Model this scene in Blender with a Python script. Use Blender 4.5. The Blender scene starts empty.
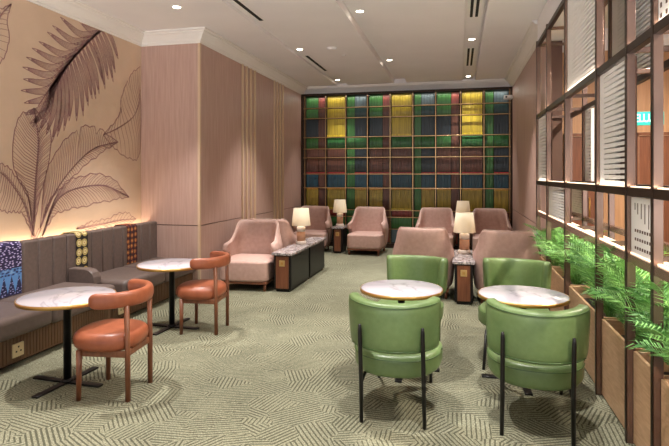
import bpy, bmesh, math, random
from mathutils import Vector, Matrix
random.seed(7)
C = bpy.context.scene.collection
PI = math.pi

# ---------------------------------------------------------------- camera, world, exposure
scn = bpy.context.scene
cam = bpy.data.objects.new('camera', bpy.data.cameras.new('camera'))
C.objects.link(cam)
YAW = math.atan(124.5/525)
cam.location = (0, 0, 1.55)
cam.rotation_euler = (PI/2, 0, YAW)
cam.data.sensor_width = 36
cam.data.lens = 525*36/669
cam.data.shift_y = -48/669
cam.data.clip_start = .05
scn.camera = cam
scn.view_settings.view_transform = 'Standard'
scn.view_settings.look = 'None'
scn.view_settings.exposure = 0.18
scn.view_settings.gamma = 1
scn.view_settings.use_curve_mapping = False
world = bpy.data.worlds.new('world'); scn.world = world
world.use_nodes = True
world.node_tree.nodes['Background'].inputs[0].default_value = (.92, .95, 1.0, 1)
# the rest of the lounge around the modelled part: soft light from all sides, with extra upward light added to brighten the ceiling
_w = world.node_tree; _tc = _w.nodes.new('ShaderNodeTexCoord'); _sp = _w.nodes.new('ShaderNodeSeparateXYZ'); _mr = _w.nodes.new('ShaderNodeMapRange')
_mr.inputs['From Min'].default_value = -.35; _mr.inputs['From Max'].default_value = .15; _mr.inputs['To Min'].default_value = 5.2; _mr.inputs['To Max'].default_value = .3
_w.links.new(_tc.outputs['Generated'], _sp.inputs[0]); _w.links.new(_sp.outputs[2], _mr.inputs[0]); _w.links.new(_mr.outputs[0], _w.nodes['Background'].inputs[1])

def light(name, kind, loc, energy, color=(1, .86, .72), rot=(0, 0, 0), parent=None, **kw):
    l = bpy.data.lights.new(name, kind); l.energy = energy; l.color = color
    for k, v in kw.items(): setattr(l, k, v)
    o = bpy.data.objects.new(name, l); C.objects.link(o)
    o.location = loc; o.rotation_euler = rot
    if parent: o.parent = parent
    return o

# ---------------------------------------------------------------- materials
def lin(c):
    return tuple(((v/255)/12.92 if v <= 10 else ((v/255+.055)/1.055)**2.4) for v in c) + (1,)
class NT:
    def __init__(s, name, rough=.5, metal=0, spec=.5):
        s.m = bpy.data.materials.new(name); s.m.use_nodes = True
        s.t = s.m.node_tree; s.b = s.t.nodes['Principled BSDF']
        s.b.inputs['Roughness'].default_value = rough
        s.b.inputs['Metallic'].default_value = metal
        s.b.inputs['Specular IOR Level'].default_value = spec
    def n(s, typ, **kw):
        nd = s.t.nodes.new(typ)
        for k, v in kw.items():
            if k.startswith('i_'):
                nd.inputs[k[2:].replace('_', ' ')].default_value = v
            else: setattr(nd, k, v)
        return nd
    def l(s, a, b): s.t.links.new(a, b)
    def coord(s, scale=(1, 1, 1), kind='Object', rot=(0, 0, 0)):
        tc = s.n('ShaderNodeTexCoord'); mp = s.n('ShaderNodeMapping')
        mp.inputs['Scale'].default_value = scale; mp.inputs['Rotation'].default_value = rot
        s.l(tc.outputs[kind], mp.inputs[0]); return mp.outputs[0]
    def ramp(s, fac, stops, interp='LINEAR'):
        r = s.n('ShaderNodeValToRGB'); cr = r.color_ramp; cr.interpolation = interp
        while len(cr.elements) < len(stops): cr.elements.new(.5)
        for e, (p, c) in zip(cr.elements, stops): e.position = p; e.color = lin(c) if max(c) > 1.01 else (*c[:3], 1)
        s.l(fac, r.inputs[0]); return r.outputs[0]
    def math(s, op, a, b=None, c=None):
        nd = s.n('ShaderNodeMath', operation=op)
        for i, v in enumerate((a, b, c)):
            if v is None: continue
            if isinstance(v, (int, float)): nd.inputs[i].default_value = v
            else: s.l(v, nd.inputs[i])
        return nd.outputs[0]
    def bump(s, h, strength=.3, dist=.01):
        b = s.n('ShaderNodeBump', i_Strength=strength, i_Distance=dist)
        s.l(h, b.inputs['Height']); s.l(b.outputs[0], s.b.inputs['Normal'])
    def col(s, o): s.l(o, s.b.inputs['Base Color'])

def noisy(name, c1, c2, rough=.5, metal=0, scale=8, stretch=(1, 1, 1), detail=4, bump=0, spec=.5, kind='Object'):
    k = NT(name, rough, metal, spec)
    nz = k.n('ShaderNodeTexNoise', i_Scale=scale, i_Detail=detail)
    k.l(k.coord(stretch, kind), nz.inputs['Vector'])
    k.col(k.ramp(nz.outputs[0], [(.3, c1), (.7, c2)]))
    if bump: k.bump(nz.outputs[0], bump, .004)
    return k.m
def emit(name, c, strength):
    k = NT(name); k.b.inputs['Base Color'].default_value = lin(c)
    k.b.inputs['Emission Color'].default_value = lin(c); k.b.inputs['Emission Strength'].default_value = strength
    return k.m

M = {}
M['ceiling'] = noisy('ceiling_paint', (230, 226, 226), (234, 230, 230), .85, scale=2)
M['crown'] = noisy('crown_paint', (228, 222, 216), (232, 226, 220), .7, scale=2)
M['mural'] = noisy('mural_wallpaper', (206, 178, 152), (212, 184, 158), .75, scale=3)
M['ink'] = noisy('mural_ink', (152, 112, 110), (164, 124, 120), .8, scale=9)
M['wood_wall'] = noisy('pinkish_wood_panel', (176, 143, 130), (191, 159, 146), .5, scale=7, stretch=(6, 6, .35), detail=6)
M['groove'] = noisy('groove_shadow_gap', (92, 68, 60), (98, 74, 64), .8)
M['batten'] = noisy('champagne_batten', (206, 178, 148), (214, 188, 158), .4, metal=.2, scale=5, stretch=(1, 1, .2))
M['oak'] = noisy('corridor_oak', (172, 130, 94), (192, 150, 112), .45, scale=6, stretch=(5, 5, .3), detail=6)
M['bronze'] = noisy('polished_bronze', (134, 108, 96), (156, 128, 114), .24, metal=.7, scale=3, stretch=(1, 1, .5))
M['gold_rail'] = noisy('brushed_gold_rail', (176, 140, 96), (200, 164, 118), .28, metal=.8, scale=3)
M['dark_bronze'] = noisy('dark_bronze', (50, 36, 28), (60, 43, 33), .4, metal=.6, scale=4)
M['louver'] = noisy('white_louver', (240, 235, 230), (244, 240, 236), .5, scale=4)
M['planter'] = noisy('planter_wood', (188, 148, 112), (212, 176, 138), .45, scale=5, stretch=(1, 2, 14), detail=5)
M['soil'] = noisy('dark_soil', (30, 24, 20), (52, 42, 34), .95, scale=40, bump=.5)
M['green'] = noisy('green_leather', (100, 122, 74), (109, 131, 83), .36, scale=30, bump=.06)
M['green_seam'] = noisy('green_piping', (66, 92, 48), (72, 98, 54), .4)
M['orange'] = noisy('terracotta_leather', (142, 77, 50), (156, 87, 58), .38, scale=25, bump=.06)
M['walnut'] = noisy('walnut', (104, 60, 38), (128, 78, 50), .4, scale=6, stretch=(8, 8, .6), detail=5)
M['taupe'] = noisy('taupe_leather', (94, 80, 74), (104, 89, 83), .48, scale=30, bump=.05)
M['pink'] = noisy('rose_taupe_velvet', (180, 146, 134), (192, 158, 146), .62, scale=20, bump=.05)
M['pink_seam'] = noisy('velvet_piping', (206, 178, 164), (210, 182, 168), .6)
M['black'] = noisy('black_powdercoat', (22, 20, 20), (30, 27, 26), .4, metal=.3)
M['gloss_black'] = noisy('black_lacquer', (12, 11, 11), (16, 14, 14), .4, spec=.3)
M['brass'] = noisy('brass', (196, 152, 84), (206, 162, 94), .3, metal=.8)
M['base_wood'] = noisy('sofa_base_wood', (92, 65, 44), (106, 77, 52), .5, scale=8, stretch=(4, 14, .5), detail=5)
M['shade'] = noisy('lamp_shade_linen', (232, 220, 196), (238, 227, 205), .8, scale=60)
M['shade_tree'] = None
M['cream_stone'] = noisy('pale_stone', (226, 214, 200), (206, 190, 176), .3, scale=12)
M['lamp_wood'] = noisy('lamp_wood', (186, 136, 104), (198, 150, 118), .4, scale=8, stretch=(2, 2, 6))
M['vent_dark'] = noisy('vent_dark', (14, 13, 12), (22, 20, 18), .8)
M['socket'] = noisy('socket_plate', (214, 194, 152), (220, 200, 160), .4, metal=.2)
M['socket_gold'] = noisy('socket_gold', (206, 170, 110), (212, 178, 118), .35, metal=.5)
M['white_plastic'] = noisy('white_plastic', (230, 228, 224), (236, 234, 230), .4)
M['led'] = emit('led_strip', (255, 228, 195), 1.6)
M['downlight'] = emit('downlight_lens', (255, 240, 218), 22)
M['sign'] = emit('exit_sign_face', (8, 160, 150), .42)
M['sign_text'] = emit('exit_sign_letters', (205, 255, 248), .62)

def marble(name, base, vein, scale, rough=.2, w=.06, extra=None):
    k = NT(name, rough)
    v = k.coord()
    nz = k.n('ShaderNodeTexNoise', i_Scale=scale, i_Detail=5, i_Distortion=1.2); k.l(v, nz.inputs['Vector'])
    a = k.math('ABSOLUTE', k.math('SUBTRACT', nz.outputs[0], .5))
    k.col(k.ramp(a, [(0, vein), (w*.35, tuple((p+q)/2 for p, q in zip(base, vein))), (w, base)]))
    return k.m
M['marble'] = marble('white_marble', (190, 184, 190), (166, 160, 166), 1.3, .18, .025)
M['grey_marble'] = marble('grey_marble', (196, 186, 184), (96, 88, 90), 12, .2, .12)

def carpet():
    k = NT('green_carpet', .95, 0, .1)
    v = k.coord()
    vo = k.n('ShaderNodeTexVoronoi', feature='F1', distance='MANHATTAN', i_Scale=4.4, i_Randomness=1.0); k.l(v, vo.inputs['Vector'])
    sp = k.n('ShaderNodeSeparateColor'); k.l(vo.outputs['Color'], sp.inputs[0])
    ang = k.math('MULTIPLY', sp.outputs[0], 9.42)
    xy = k.n('ShaderNodeSeparateXYZ'); k.l(v, xy.inputs[0])
    u = k.math('ADD', k.math('MULTIPLY', xy.outputs[0], k.math('COSINE', ang)), k.math('MULTIPLY', xy.outputs[1], k.math('SINE', ang)))
    w = k.math('SINE', k.math('MULTIPLY', u, 2*PI/.028))
    nz = k.n('ShaderNodeTexNoise', i_Scale=26, i_Detail=3); k.l(v, nz.inputs['Vector'])
    nb = k.n('ShaderNodeTexNoise', i_Scale=3.2, i_Detail=2); k.l(v, nb.inputs['Vector'])
    # line strength varies from patch to patch and breaks up with noise
    thr = k.math('ADD', k.math('MULTIPLY', sp.outputs[1], .3), k.math('MULTIPLY', k.math('SUBTRACT', nb.outputs[0], .5), 1.6))
    s1 = k.math('SUBTRACT', w, thr)
    s1 = k.math('ADD', s1, k.math('MULTIPLY', k.math('SUBTRACT', nz.outputs[0], .5), 1.6))
    f = k.n('ShaderNodeMapRange', i_From_Min=.1, i_From_Max=.45); k.l(s1, f.inputs[0])
    fine = k.n('ShaderNodeTexNoise', i_Scale=110, i_Detail=3); k.l(v, fine.inputs['Vector'])
    base = k.ramp(fine.outputs[0], [(.34, (104, 103, 84)), (.68, (158, 156, 132))])
    mx = k.n('ShaderNodeMix', data_type='RGBA'); k.l(k.math('MULTIPLY', f.outputs[0], .8), mx.inputs[0])
    k.l(base, mx.inputs[6]); mx.inputs[7].default_value = lin((62, 61, 48)); k.col(mx.outputs[2])
    k.bump(fine.outputs[0], .5, .004)
    return k.m
M['carpet'] = carpet()

def fabric(name, c):
    k = NT(name, .42, 0, .6)
    v = k.coord((38, 38, .5)); nz = k.n('ShaderNodeTexNoise', i_Scale=1, i_Detail=3); k.l(v, nz.inputs['Vector'])
    d = tuple(x*.84 for x in c)
    h = tuple(min(255, x*1.06+3) for x in c)
    k.col(k.ramp(nz.outputs[0], [(.3, d), (.7, h)])); k.bump(nz.outputs[0], .4, .004)
    return k.m
FAB = {'yellow': (186, 162, 44), 'green': (54, 110, 48), 'red': (146, 72, 62), 'brown': (98, 58, 42), 'blue': (20, 70, 88),
       'navy': (26, 42, 50), 'darkgreen': (36, 100, 42), 'greyblue': (88, 106, 112), 'crimson': (134, 44, 38), 'teal': (26, 60, 60), 'lemon': (214, 186, 40), 'scarlet': (176, 40, 40), 'amber': (196, 140, 40), 'olive': (158, 138, 42)}
for k_, c_ in FAB.items(): M['f_'+k_] = fabric('woven_'+k_, c_)

def leafmat(name, a, b):
    k = NT(name, .45)
    oi = k.n('ShaderNodeTexNoise', i_Scale=9, i_Detail=2); k.l(k.coord(), oi.inputs['Vector'])
    k.col(k.ramp(oi.outputs[0], [(.35, a), (.65, b)]))
    k.b.inputs['Subsurface Weight'].default_value = 0
    return k.m
M['leaf'] = leafmat('palm_leaf', (80, 138, 58), (132, 180, 96))
M['leaf2'] = leafmat('palm_leaf_fresh', (100, 156, 70), (152, 200, 112))
M['leaf3'] = leafmat('palm_leaf_deep', (66, 122, 58), (112, 164, 88))

def yz(k, sy=1, sz=1):   # flat pattern coordinates across an upright cloth
    a = k.n('ShaderNodeSeparateXYZ'); k.l(k.coord((1, sy, sz)), a.inputs[0]); c = k.n('ShaderNodeCombineXYZ')
    k.l(a.outputs[1], c.inputs[0]); k.l(a.outputs[2], c.inputs[1]); return c.outputs[0]
def rosette(name, stops, scale):
    k = NT(name, .7)
    vo = k.n('ShaderNodeTexVoronoi', feature='F1', voronoi_dimensions='2D', i_Scale=scale, i_Randomness=.2); k.l(yz(k), vo.inputs['Vector'])
    k.col(k.ramp(vo.outputs[0], stops, 'CONSTANT')); return k.m
M['songket_gold'] = rosette('gold_rosette_weave', [(0, (130, 60, 40)), (.08, (224, 208, 150)), (.26, (50, 34, 22)), (.32, (210, 186, 112)), (.42, (24, 18, 18))], 10)
M['songket_red'] = rosette('red_rosette_weave', [(0, (222, 190, 110)), (.1, (140, 36, 34)), (.24, (206, 150, 70)), (.30, (36, 14, 20)), (.42, (120, 30, 34)), (.48, (24, 12, 18))], 14)
def batik():
    k = NT('blue_batik_weave', .7)
    v = k.coord(); s = k.n('ShaderNodeSeparateXYZ'); k.l(v, s.inputs[0])
    vo = k.n('ShaderNodeTexVoronoi', feature='F1', voronoi_dimensions='2D', i_Scale=38, i_Randomness=.8); k.l(yz(k, .6, 1.3), vo.inputs['Vector'])
    top = k.ramp(vo.outputs[0], [(0, (196, 186, 214)), (.22, (74, 60, 120)), (.36, (34, 26, 62))], 'CONSTANT')
    mid = k.ramp(vo.outputs[0], [(0, (28, 34, 78)), (.3, (80, 120, 176)), (.6, (120, 160, 200))], 'CONSTANT')
    tri = k.math('PINGPONG', s.outputs[1], .042)
    hgt = k.math('SUBTRACT', .62, s.outputs[2])
    inside = k.math('LESS_THAN', tri, k.math('MULTIPLY', hgt, .26))
    a = k.n('ShaderNodeMix', data_type='RGBA'); k.l(inside, a.inputs[0]); a.inputs[6].default_value = lin((88, 134, 190)); 
    lowp = k.ramp(vo.outputs[0], [(0, (150, 150, 200)), (.2, (24, 26, 66))], 'CONSTANT'); k.l(lowp, a.inputs[7])
    b = k.n('ShaderNodeMix', data_type='RGBA'); k.l(k.math('GREATER_THAN', s.outputs[2], .62), b.inputs[0]); k.l(a.outputs[2], b.inputs[6]); k.l(mid, b.inputs[7])
    c = k.n('ShaderNodeMix', data_type='RGBA'); k.l(k.math('GREATER_THAN', s.outputs[2], .685), c.inputs[0]); k.l(b.outputs[2], c.inputs[6]); k.l(top, c.inputs[7])
    k.col(c.outputs[2]); return k.m
M['batik'] = batik()

# ---------------------------------------------------------------- mesh helpers
def V(*a): return Vector(a)
class MB:
    def __init__(s): s.bm = bmesh.new(); s.mi = 0
    def face(s, vs, smooth=False):
        try: f = s.bm.faces.new(vs)
        except ValueError: return None
        f.material_index = s.mi; f.smooth = smooth; return f
    def box(s, x0, x1, y0, y1, z0, z1, bev=0, seg=2, mat=None, T=None):
        r = bmesh.ops.create_cube(s.bm, size=1)['verts']
        for v in r:
            v.co = Vector(((x0+x1)/2+v.co.x*(x1-x0), (y0+y1)/2+v.co.y*(y1-y0), (z0+z1)/2+v.co.z*(z1-z0)))
        fs = set(f for v in r for f in v.link_faces)
        if bev:
            es = set(e for v in r for e in v.link_edges)
            o = bmesh.ops.bevel(s.bm, geom=list(es), offset=bev, segments=seg, profile=.5, affect='EDGES')
            fs = set(f for f in fs if f.is_valid) | set(o['faces'])
            for f in list(fs):
                f.smooth = True
            r = list(set(v for f in fs for v in f.verts))
        for f in fs:
            f.material_index = s.mi if mat is None else mat
        if T is not None:
            for v in r: v.co = T @ v.co
        return s
    def loft(s, rings, caps=True, closed=False, smooth=True):
        vr = [[s.bm.verts.new(p) for p in r] for r in rings]
        n = len(vr[0]); R = len(vr)
        for i in range(R if closed else R-1):
            a, b = vr[i], vr[(i+1) % R]
            for j in range(n): s.face((a[j], a[(j+1) % n], b[(j+1) % n], b[j]), smooth)
        if caps and not closed:
            s.face(list(reversed(vr[0])), smooth); s.face(vr[-1], smooth)
        return s
    def lathe(s, prof, cx=0, cy=0, n=32, ax=1, ay=1, caps=True, smooth=True):
        rings = [[(cx+r*ax*math.cos(2*PI*k/n), cy+r*ay*math.sin(2*PI*k/n), z) for k in range(n)] for r, z in prof]
        return s.loft(rings, caps, smooth=smooth)
    def tube(s, pts, rad, n=10, flat=None):
        P = [Vector(p) for p in pts]; rings = []
        rr = rad if isinstance(rad, (list, tuple)) else [rad]*len(P)
        up = Vector((0, 0, 1)); prev = None
        for i, p in enumerate(P):
            t = (P[min(i+1, len(P)-1)]-P[max(i-1, 0)]).normalized()
            if prev is None:
                a = t.cross(up)
                if a.length < .05: a = t.cross(Vector((0, 1, 0)))
                a.normalize()
            else: a = (prev - t*prev.dot(t)).normalized()
            prev = a; b = t.cross(a)
            f1, f2 = flat if flat else (1, 1)
            rings.append([p+rr[i]*(f1*a*math.cos(2*PI*k/n)+f2*b*math.sin(2*PI*k/n)) for k in range(n)])
        return s.loft(rings)
    def extr(s, outline, z0, z1, smooth=False):
        s.loft([[(x, y, z0) for x, y in outline], [(x, y, z1) for x, y in outline]], smooth=smooth); return s
    def build(s, name, mats, parent=None, smooth=None, sub=0, loc=None):
        bmesh.ops.recalc_face_normals(s.bm, faces=s.bm.faces)
        me = bpy.data.meshes.new(name); s.bm.to_mesh(me); s.bm.free()
        if not isinstance(mats, (list, tuple)): mats = [mats]
        for m in mats: me.materials.append(m)
        o = bpy.data.objects.new(name, me); C.objects.link(o)
        if parent: o.parent = parent
        if sub:
            d = o.modifiers.new('sub', 'SUBSURF'); d.levels = sub; d.render_levels = sub
        if loc: o.location = loc
        return o
def tag(o, label, cat, group=None):
    o['label'] = label; o['category'] = cat
    if group: o['group'] = group
    return o
def thing(name, label, cat, loc=(0, 0, 0), rz=0, group=None):
    o = bpy.data.objects.new(name, None); C.objects.link(o)
    o.location = loc; o.rotation_euler = (0, 0, rz); o.empty_display_size = .1
    return tag(o, label, cat, group)
def struct(o): o['kind'] = 'structure'; return o
def copy_tree(o, parent=None):
    c = o.copy(); C.objects.link(c)
    if parent: c.parent = parent
    for ch in list(o.children):
        copy_tree(ch, c)
    return c
def dup(root, label, loc, rz=None):
    c = copy_tree(root); c.location = loc
    if rz is not None: c.rotation_euler = (0, 0, rz)
    c['label'] = label; return c
def se(c, e):  # signed power
    return math.copysign(abs(c)**e, c)
def puck(hx, hy, z0, z1, n_exp=3, edge=.05, crown=.01, cx=0, cy=0, n=40, fn=None):
    """soft cushion: superellipse plan with a rounded rim"""
    prof = []
    K = 7
    for k in range(K+1):
        a = -PI/2 + PI/2*k/K; prof.append((-edge+edge*math.cos(a), z0+edge+edge*math.sin(a)))
    for k in range(K+1):
        a = PI/2*k/K; prof.append((-edge+edge*math.cos(a), z1-edge+edge*math.sin(a)))
    prof.append((-edge-.35*min(hx, hy), z1+crown*.7)); prof.append((-.97*min(hx, hy), z1+crown))
    rings = []
    for off, z in prof:
        ax, ay = max(hx+off, .004), max(hy+off, .004)
        rings.append([(cx+ax*se(math.cos(2*PI*k/n), 2/n_exp), cy+ay*se(math.sin(2*PI*k/n), 2/n_exp), z) for k in range(n)])
    if fn: rings = [[fn(*p) for p in r] for r in rings]
    return rings
def shell(stations, n=20, e=.45):
    """stations: (centre xy, unit normal xy, half thickness, zbottom, ztop, lean) -> rings of rounded upright sections"""
    rings = []
    for (cx, cy), (nx, ny), th, zb, zt, lean in stations:
        r = []
        for k in range(n):
            a = 2*PI*k/n; u = se(math.cos(a), e)*th; w = se(math.sin(a), e)
            z = (zb+zt)/2 + w*(zt-zb)/2
            off = u + lean*(z-zb)
            r.append((cx+nx*off, cy+ny*off, z))
        rings.append(r)
    return rings

# ---------------------------------------------------------------- the setting
ZC = 3.5
b = MB(); b.box(-4.6, 3.9, -1.2, 11.6, -.1, 0); struct(b.build('floor', M['carpet']))
# ceiling: one slab with three long shallow channels running towards the textile wall
prof = [(-4.6, 3.5), (-2.58, 3.5), (-2.575, 3.54), (-2.34, 3.54), (-2.335, 3.5), (-1.34, 3.5), (-1.33, 3.59), (-1.09, 3.59), (-1.07, 3.5), (.07, 3.5), (.075, 3.53),
        (.28, 3.53), (.285, 3.58), (.315, 3.58), (.325, 3.5), (3.9, 3.5), (3.9, 3.7), (-4.6, 3.7)]
b = MB(); b.loft([[(x, -1.2, z) for x, z in prof], [(x, 11.15, z) for x, z in prof]], smooth=False)
b.box(-4.6, 3.9, 11.15, 11.6, 3.5, 3.7)
struct(b.build('ceiling', M['ceiling']))
b = MB(); b.box(-4.5, -4.29, -1.2, 6.6, 0, 3.5); struct(b.build('wall_left', M['mural']))
# projecting wood-panelled block
b = MB()
b.box(-4.45, -3.42, 6.49, 11.5, 0, 3.5, mat=1)
b.box(-4.29, -3.425, 6.47, 6.49, 0, .86); b.box(-4.29, -3.425, 6.47, 6.49, .872, 3.5)
for y0, y1 in ((6.5, 7.86), (8.46, 9.36), (9.93, 11.28)):
    b.box(-3.42, -3.4, y0, y1, 0, .86); b.box(-3.42, -3.4, y0, y1, .872, 3.5)
for y0, y1 in ((7.865, 8.455), (9.365, 9.925)):
    b.box(-3.42, -3.41, y0, y1, 0, 3.5)
struct(b.build('wall_panelled', [M['wood_wall'], M['groove']]))
b = MB(); b.box(-3.43, -3.395, 6.462, 6.5, 0, 3.34, .004)
for y0, y1 in ((7.865, 8.455), (9.365, 9.925)):
    for k in range(4):
        yy = y0+.03+k*(y1-y0-.06)/3
        b.box(-3.411, -3.38, yy-.022, yy+.022, 0, 3.335, .004)
struct(b.build('trim_battens', M['batten']))
b = MB(); b.box(-3.42, 1.3, 11.3, 11.5, 0, 3.5); struct(b.build('wall_back', M['dark_bronze']))
b = MB(); b.box(1.07, 1.25, 7.0, 11.3, 0, 3.5, mat=1)
for y0, y1 in ((7.0, 8.02), (8.03, 9.1), (9.11, 10.2), (10.21, 11.3)):
    b.box(1.05, 1.07, y0, y1, 0, .86); b.box(1.05, 1.07, y0, y1, .872, 3.5)
struct(b.build('wall_right', [M['wood_wall'], M['groove']]))
b = MB(); b.box(.96, 1.45, -1.2, 7.0, 3.22, 3.5); struct(b.build('trim_bulkhead', M['ceiling']))
# corridor beyond the partition
b = MB(); b.box(1.25, 3.75, 7.6, 7.75, 0, 3.2); struct(b.build('wall_corridor_end', M['oak']))
b = MB(); b.box(1.25, 3.75, 7.6, 7.75, 3.2, 3.5); struct(b.build('trim_corridor_header', M['ceiling']))
b = MB(); b.box(3.75, 3.9, -1.2, 7.75, 0, 3.5); struct(b.build('wall_corridor_side', M['oak']))
def door(n, x0, x1):
    b = MB()
    b.box(x0-.05, x0, 7.56, 7.6, 0, 2.1, .004, mat=1); b.box(x1, x1+.05, 7.56, 7.6, 0, 2.1, .004, mat=1); b.box(x0-.05, x1+.05, 7.56, 7.6, 2.06, 2.11, .004, mat=1)
    b.box(x0, x1, 7.58, 7.6, .01, 2.06)
    o = struct(b.build('door_%d' % n, [M['walnut'], M['batten']]))
    h = MB(); h.tube([(x1-.08, 7.575, .95), (x1-.08, 7.53, .95), (x1-.08, 7.53, 1.25), (x1-.08, 7.575, 1.25)], .01); h.build('door_handle', M['brass'], o)
door(1, 2.28, 3.1); door(2, 1.42, 1.76)

def sweep_path(path, prof):
    """mitred sweep of a (offset, z) profile along an axis-aligned path with the room on its right-hand side"""
    P = [Vector((*p, 0)) for p in path]; rings = []
    for i, p in enumerate(P):
        d0 = (p-P[i-1]).normalized() if i else None
        d1 = (P[i+1]-p).normalized() if i < len(P)-1 else None
        n0 = Vector((d0.y, -d0.x, 0)) if d0 else None; n1 = Vector((d1.y, -d1.x, 0)) if d1 else None
        nn = n0+n1 if (n0 and n1) else (n0 or n1)
        rings.append([(p.x+nn.x*o, p.y+nn.y*o, z) for o, z in prof])
    return rings
crown = [(0, 3.33), (.012, 3.33), (.014, 3.35), (.03, 3.36), (.036, 3.385), (.06, 3.41), (.09, 3.44), (.115, 3.455), (.12, 3.475), (.15, 3.478), (.15, 3.5), (0, 3.5)]
b = MB(); b.loft(sweep_path([(-4.29, -1.2), (-4.29, 6.47), (-3.4, 6.47), (-3.4, 11.3), (1.05, 11.3), (1.05, 7.02)], crown), smooth=False)
struct(b.build('trim_crown', M['crown']))

# ---------------------------------------------------------------- ceiling fixtures
DL = [(-3.185, 5.5, 3.5, 'small round downlight nearest the leaf mural'), (-2.45, 7.95, 3.54, 'downlight between the two long left-hand air slots'),
      (-2.47, 10.7, 3.54, 'downlight at the far end of the left ceiling channel'), (-1.2, 6.43, 3.59, 'near downlight in the wide middle ceiling channel'),
      (-1.2, 9.28, 3.59, 'far downlight in the wide middle ceiling channel'), (.18, 7.9, 3.53, 'downlight between the double air slots on the right'),
      (.18, 10.85, 3.53, 'downlight at the far end of the right ceiling channel'),
      (-3.1, 3.5, 3.5, ''), (-1.2, 3.6, 3.59, ''), (.18, 4.85, 3.53, ''), (.18, 2.1, 3.53, ''), (-1.2, .8, 3.59, ''), (-3.1, .9, 3.5, '')]
POW = {2: 130, 6: 130}
for i, (x, y, z, lab) in enumerate(DL):
    if not lab: lab = 'recessed downlight in the ceiling above the foreground, beyond the top edge of the photo'
    t = thing('downlight', lab, 'ceiling light', (x, y, z), 0, 'recessed ceiling downlights')
    b = MB(); b.lathe([(.062, 0), (.062, -.006), (.05, -.008), (.044, -.001), (.044, 0)], n=28); b.build('trim_ring', M['white_plastic'], t)
    b = MB(); b.lathe([(.043, -.001), (.043, -.004)], n=24); b.build('lens', M['downlight'], t)
    light('downlight_beam', 'SPOT', (0, 0, -.02), POW.get(i, 360), (1, .955, .92), parent=t, spot_size=math.radians(72), spot_blend=.75, shadow_soft_size=.022)
def slot_vent(x, y0, y1, z, lab, n=1):
    t = thing('air_slot', lab, 'air vent', (x, (y0+y1)/2, z), 0, 'linear air slots in the ceiling')
    h = (y1-y0)/2; w = .035 if n == 1 else .07
    b = MB(); b.box(-w-.012, w+.012, -h-.012, h+.012, -.004, 0); b.build('frame', M['white_plastic'], t)
    b = MB()
    for k in range(n):
        c = 0 if n == 1 else (-.032+.064*k)
        q = .025 if n == 1 else .017
        b.box(c-q, c+q, -h, h, -.007, -.0045)
    b.build('slot', M['vent_dark'], t)
slot_vent(-2.47, 4.2, 6.35, 3.54, 'long single black air slot nearest the leaf mural')
slot_vent(-2.47, 8.4, 9.7, 3.54, 'short single black air slot near the textile wall, left ceiling channel')
slot_vent(.18, 4.9+.3, 6.78, 3.53, 'double black air slot at the top edge, right ceiling channel', 2)
slot_vent(.18, 8.45, 9.78, 3.53, 'double black air slot close to the textile wall', 2)
b = MB(); b.lathe([(.001, -.035), (.05, -.035), (.075, -.02), (.08, 0)], n=28)
tag(b.build('smoke_detector', M['ceiling'], loc=(-1.9, 7.83, 3.5)), 'round smoke detector on the ceiling between two light channels', 'smoke detector')
b = MB(); b.lathe([(.001, -.012), (.03, -.01), (.035, 0)], n=20)
tag(b.build('sprinkler_cap', M['ceiling'], loc=(-1.82, 8.35, 3.5)), 'tiny round sprinkler cap beside the smoke detector', 'sprinkler')
t = thing('security_camera', 'small white camera on the top right corner of the textile wall', 'camera', (1.0, 11.0, 3.06))
b = MB(); b.box(-.13, .03, -.12, .04, 0, .07, .015); b.build('housing', M['white_plastic'], t)
b = MB(); b.tube([(0, 0, .03), (.05, 0, .03)], .02); b.build('bracket', M['white_plastic'], t)
b = MB(); b.tube([(-.09, -.121, .035), (-.09, -.127, .035)], .02); b.build('lens', M['vent_dark'], t)

# ---------------------------------------------------------------- mural: line drawing of tropical leaves printed on the wall
def smooth_pts(P, n=24):
    P = [Vector(p) for p in P]; Q = [P[0]*2-P[1]]+P+[P[-1]*2-P[-2]]; out = []
    m = len(P)-1
    for k in range(n+1):
        u = k/n*m; i = min(int(u), m-1); f = u-i
        p0, p1, p2, p3 = Q[i:i+4]
        out.append(.5*((2*p1)+(-p0+p2)*f+(2*p0-5*p1+4*p2-p3)*f*f+(-p0+3*p1-3*p2+p3)*f**3))
    return out
XM = -4.287
mur = MB()
def ribbon(P, w):
    vs = []
    for i, p in enumerate(P):
        t = (P[min(i+1, len(P)-1)]-P[max(i-1, 0)])
        if t.length < 1e-6: return
        t.normalize(); n = Vector((-t.y, t.x))
        ww = w if not isinstance(w, tuple) else w[0]+(w[1]-w[0])*i/(len(P)-1)
        a, c = p+n*ww/2, p-n*ww/2
        vs.append((a, c))
    lim = lambda q: (XM, min(q.x, 6.468), min(max(q.y, .6), 3.325))
    ring = [(mur.bm.verts.new(lim(a)), mur.bm.verts.new(lim(c))) for a, c in vs]
    for (a, c), (d, e) in zip(ring, ring[1:]): mur.face((a, c, e, d))
def at(P, t):
    t = max(0, min(.9999, t))*(len(P)-1); i = int(t); return P[i].lerp(P[i+1], t-i)
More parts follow.
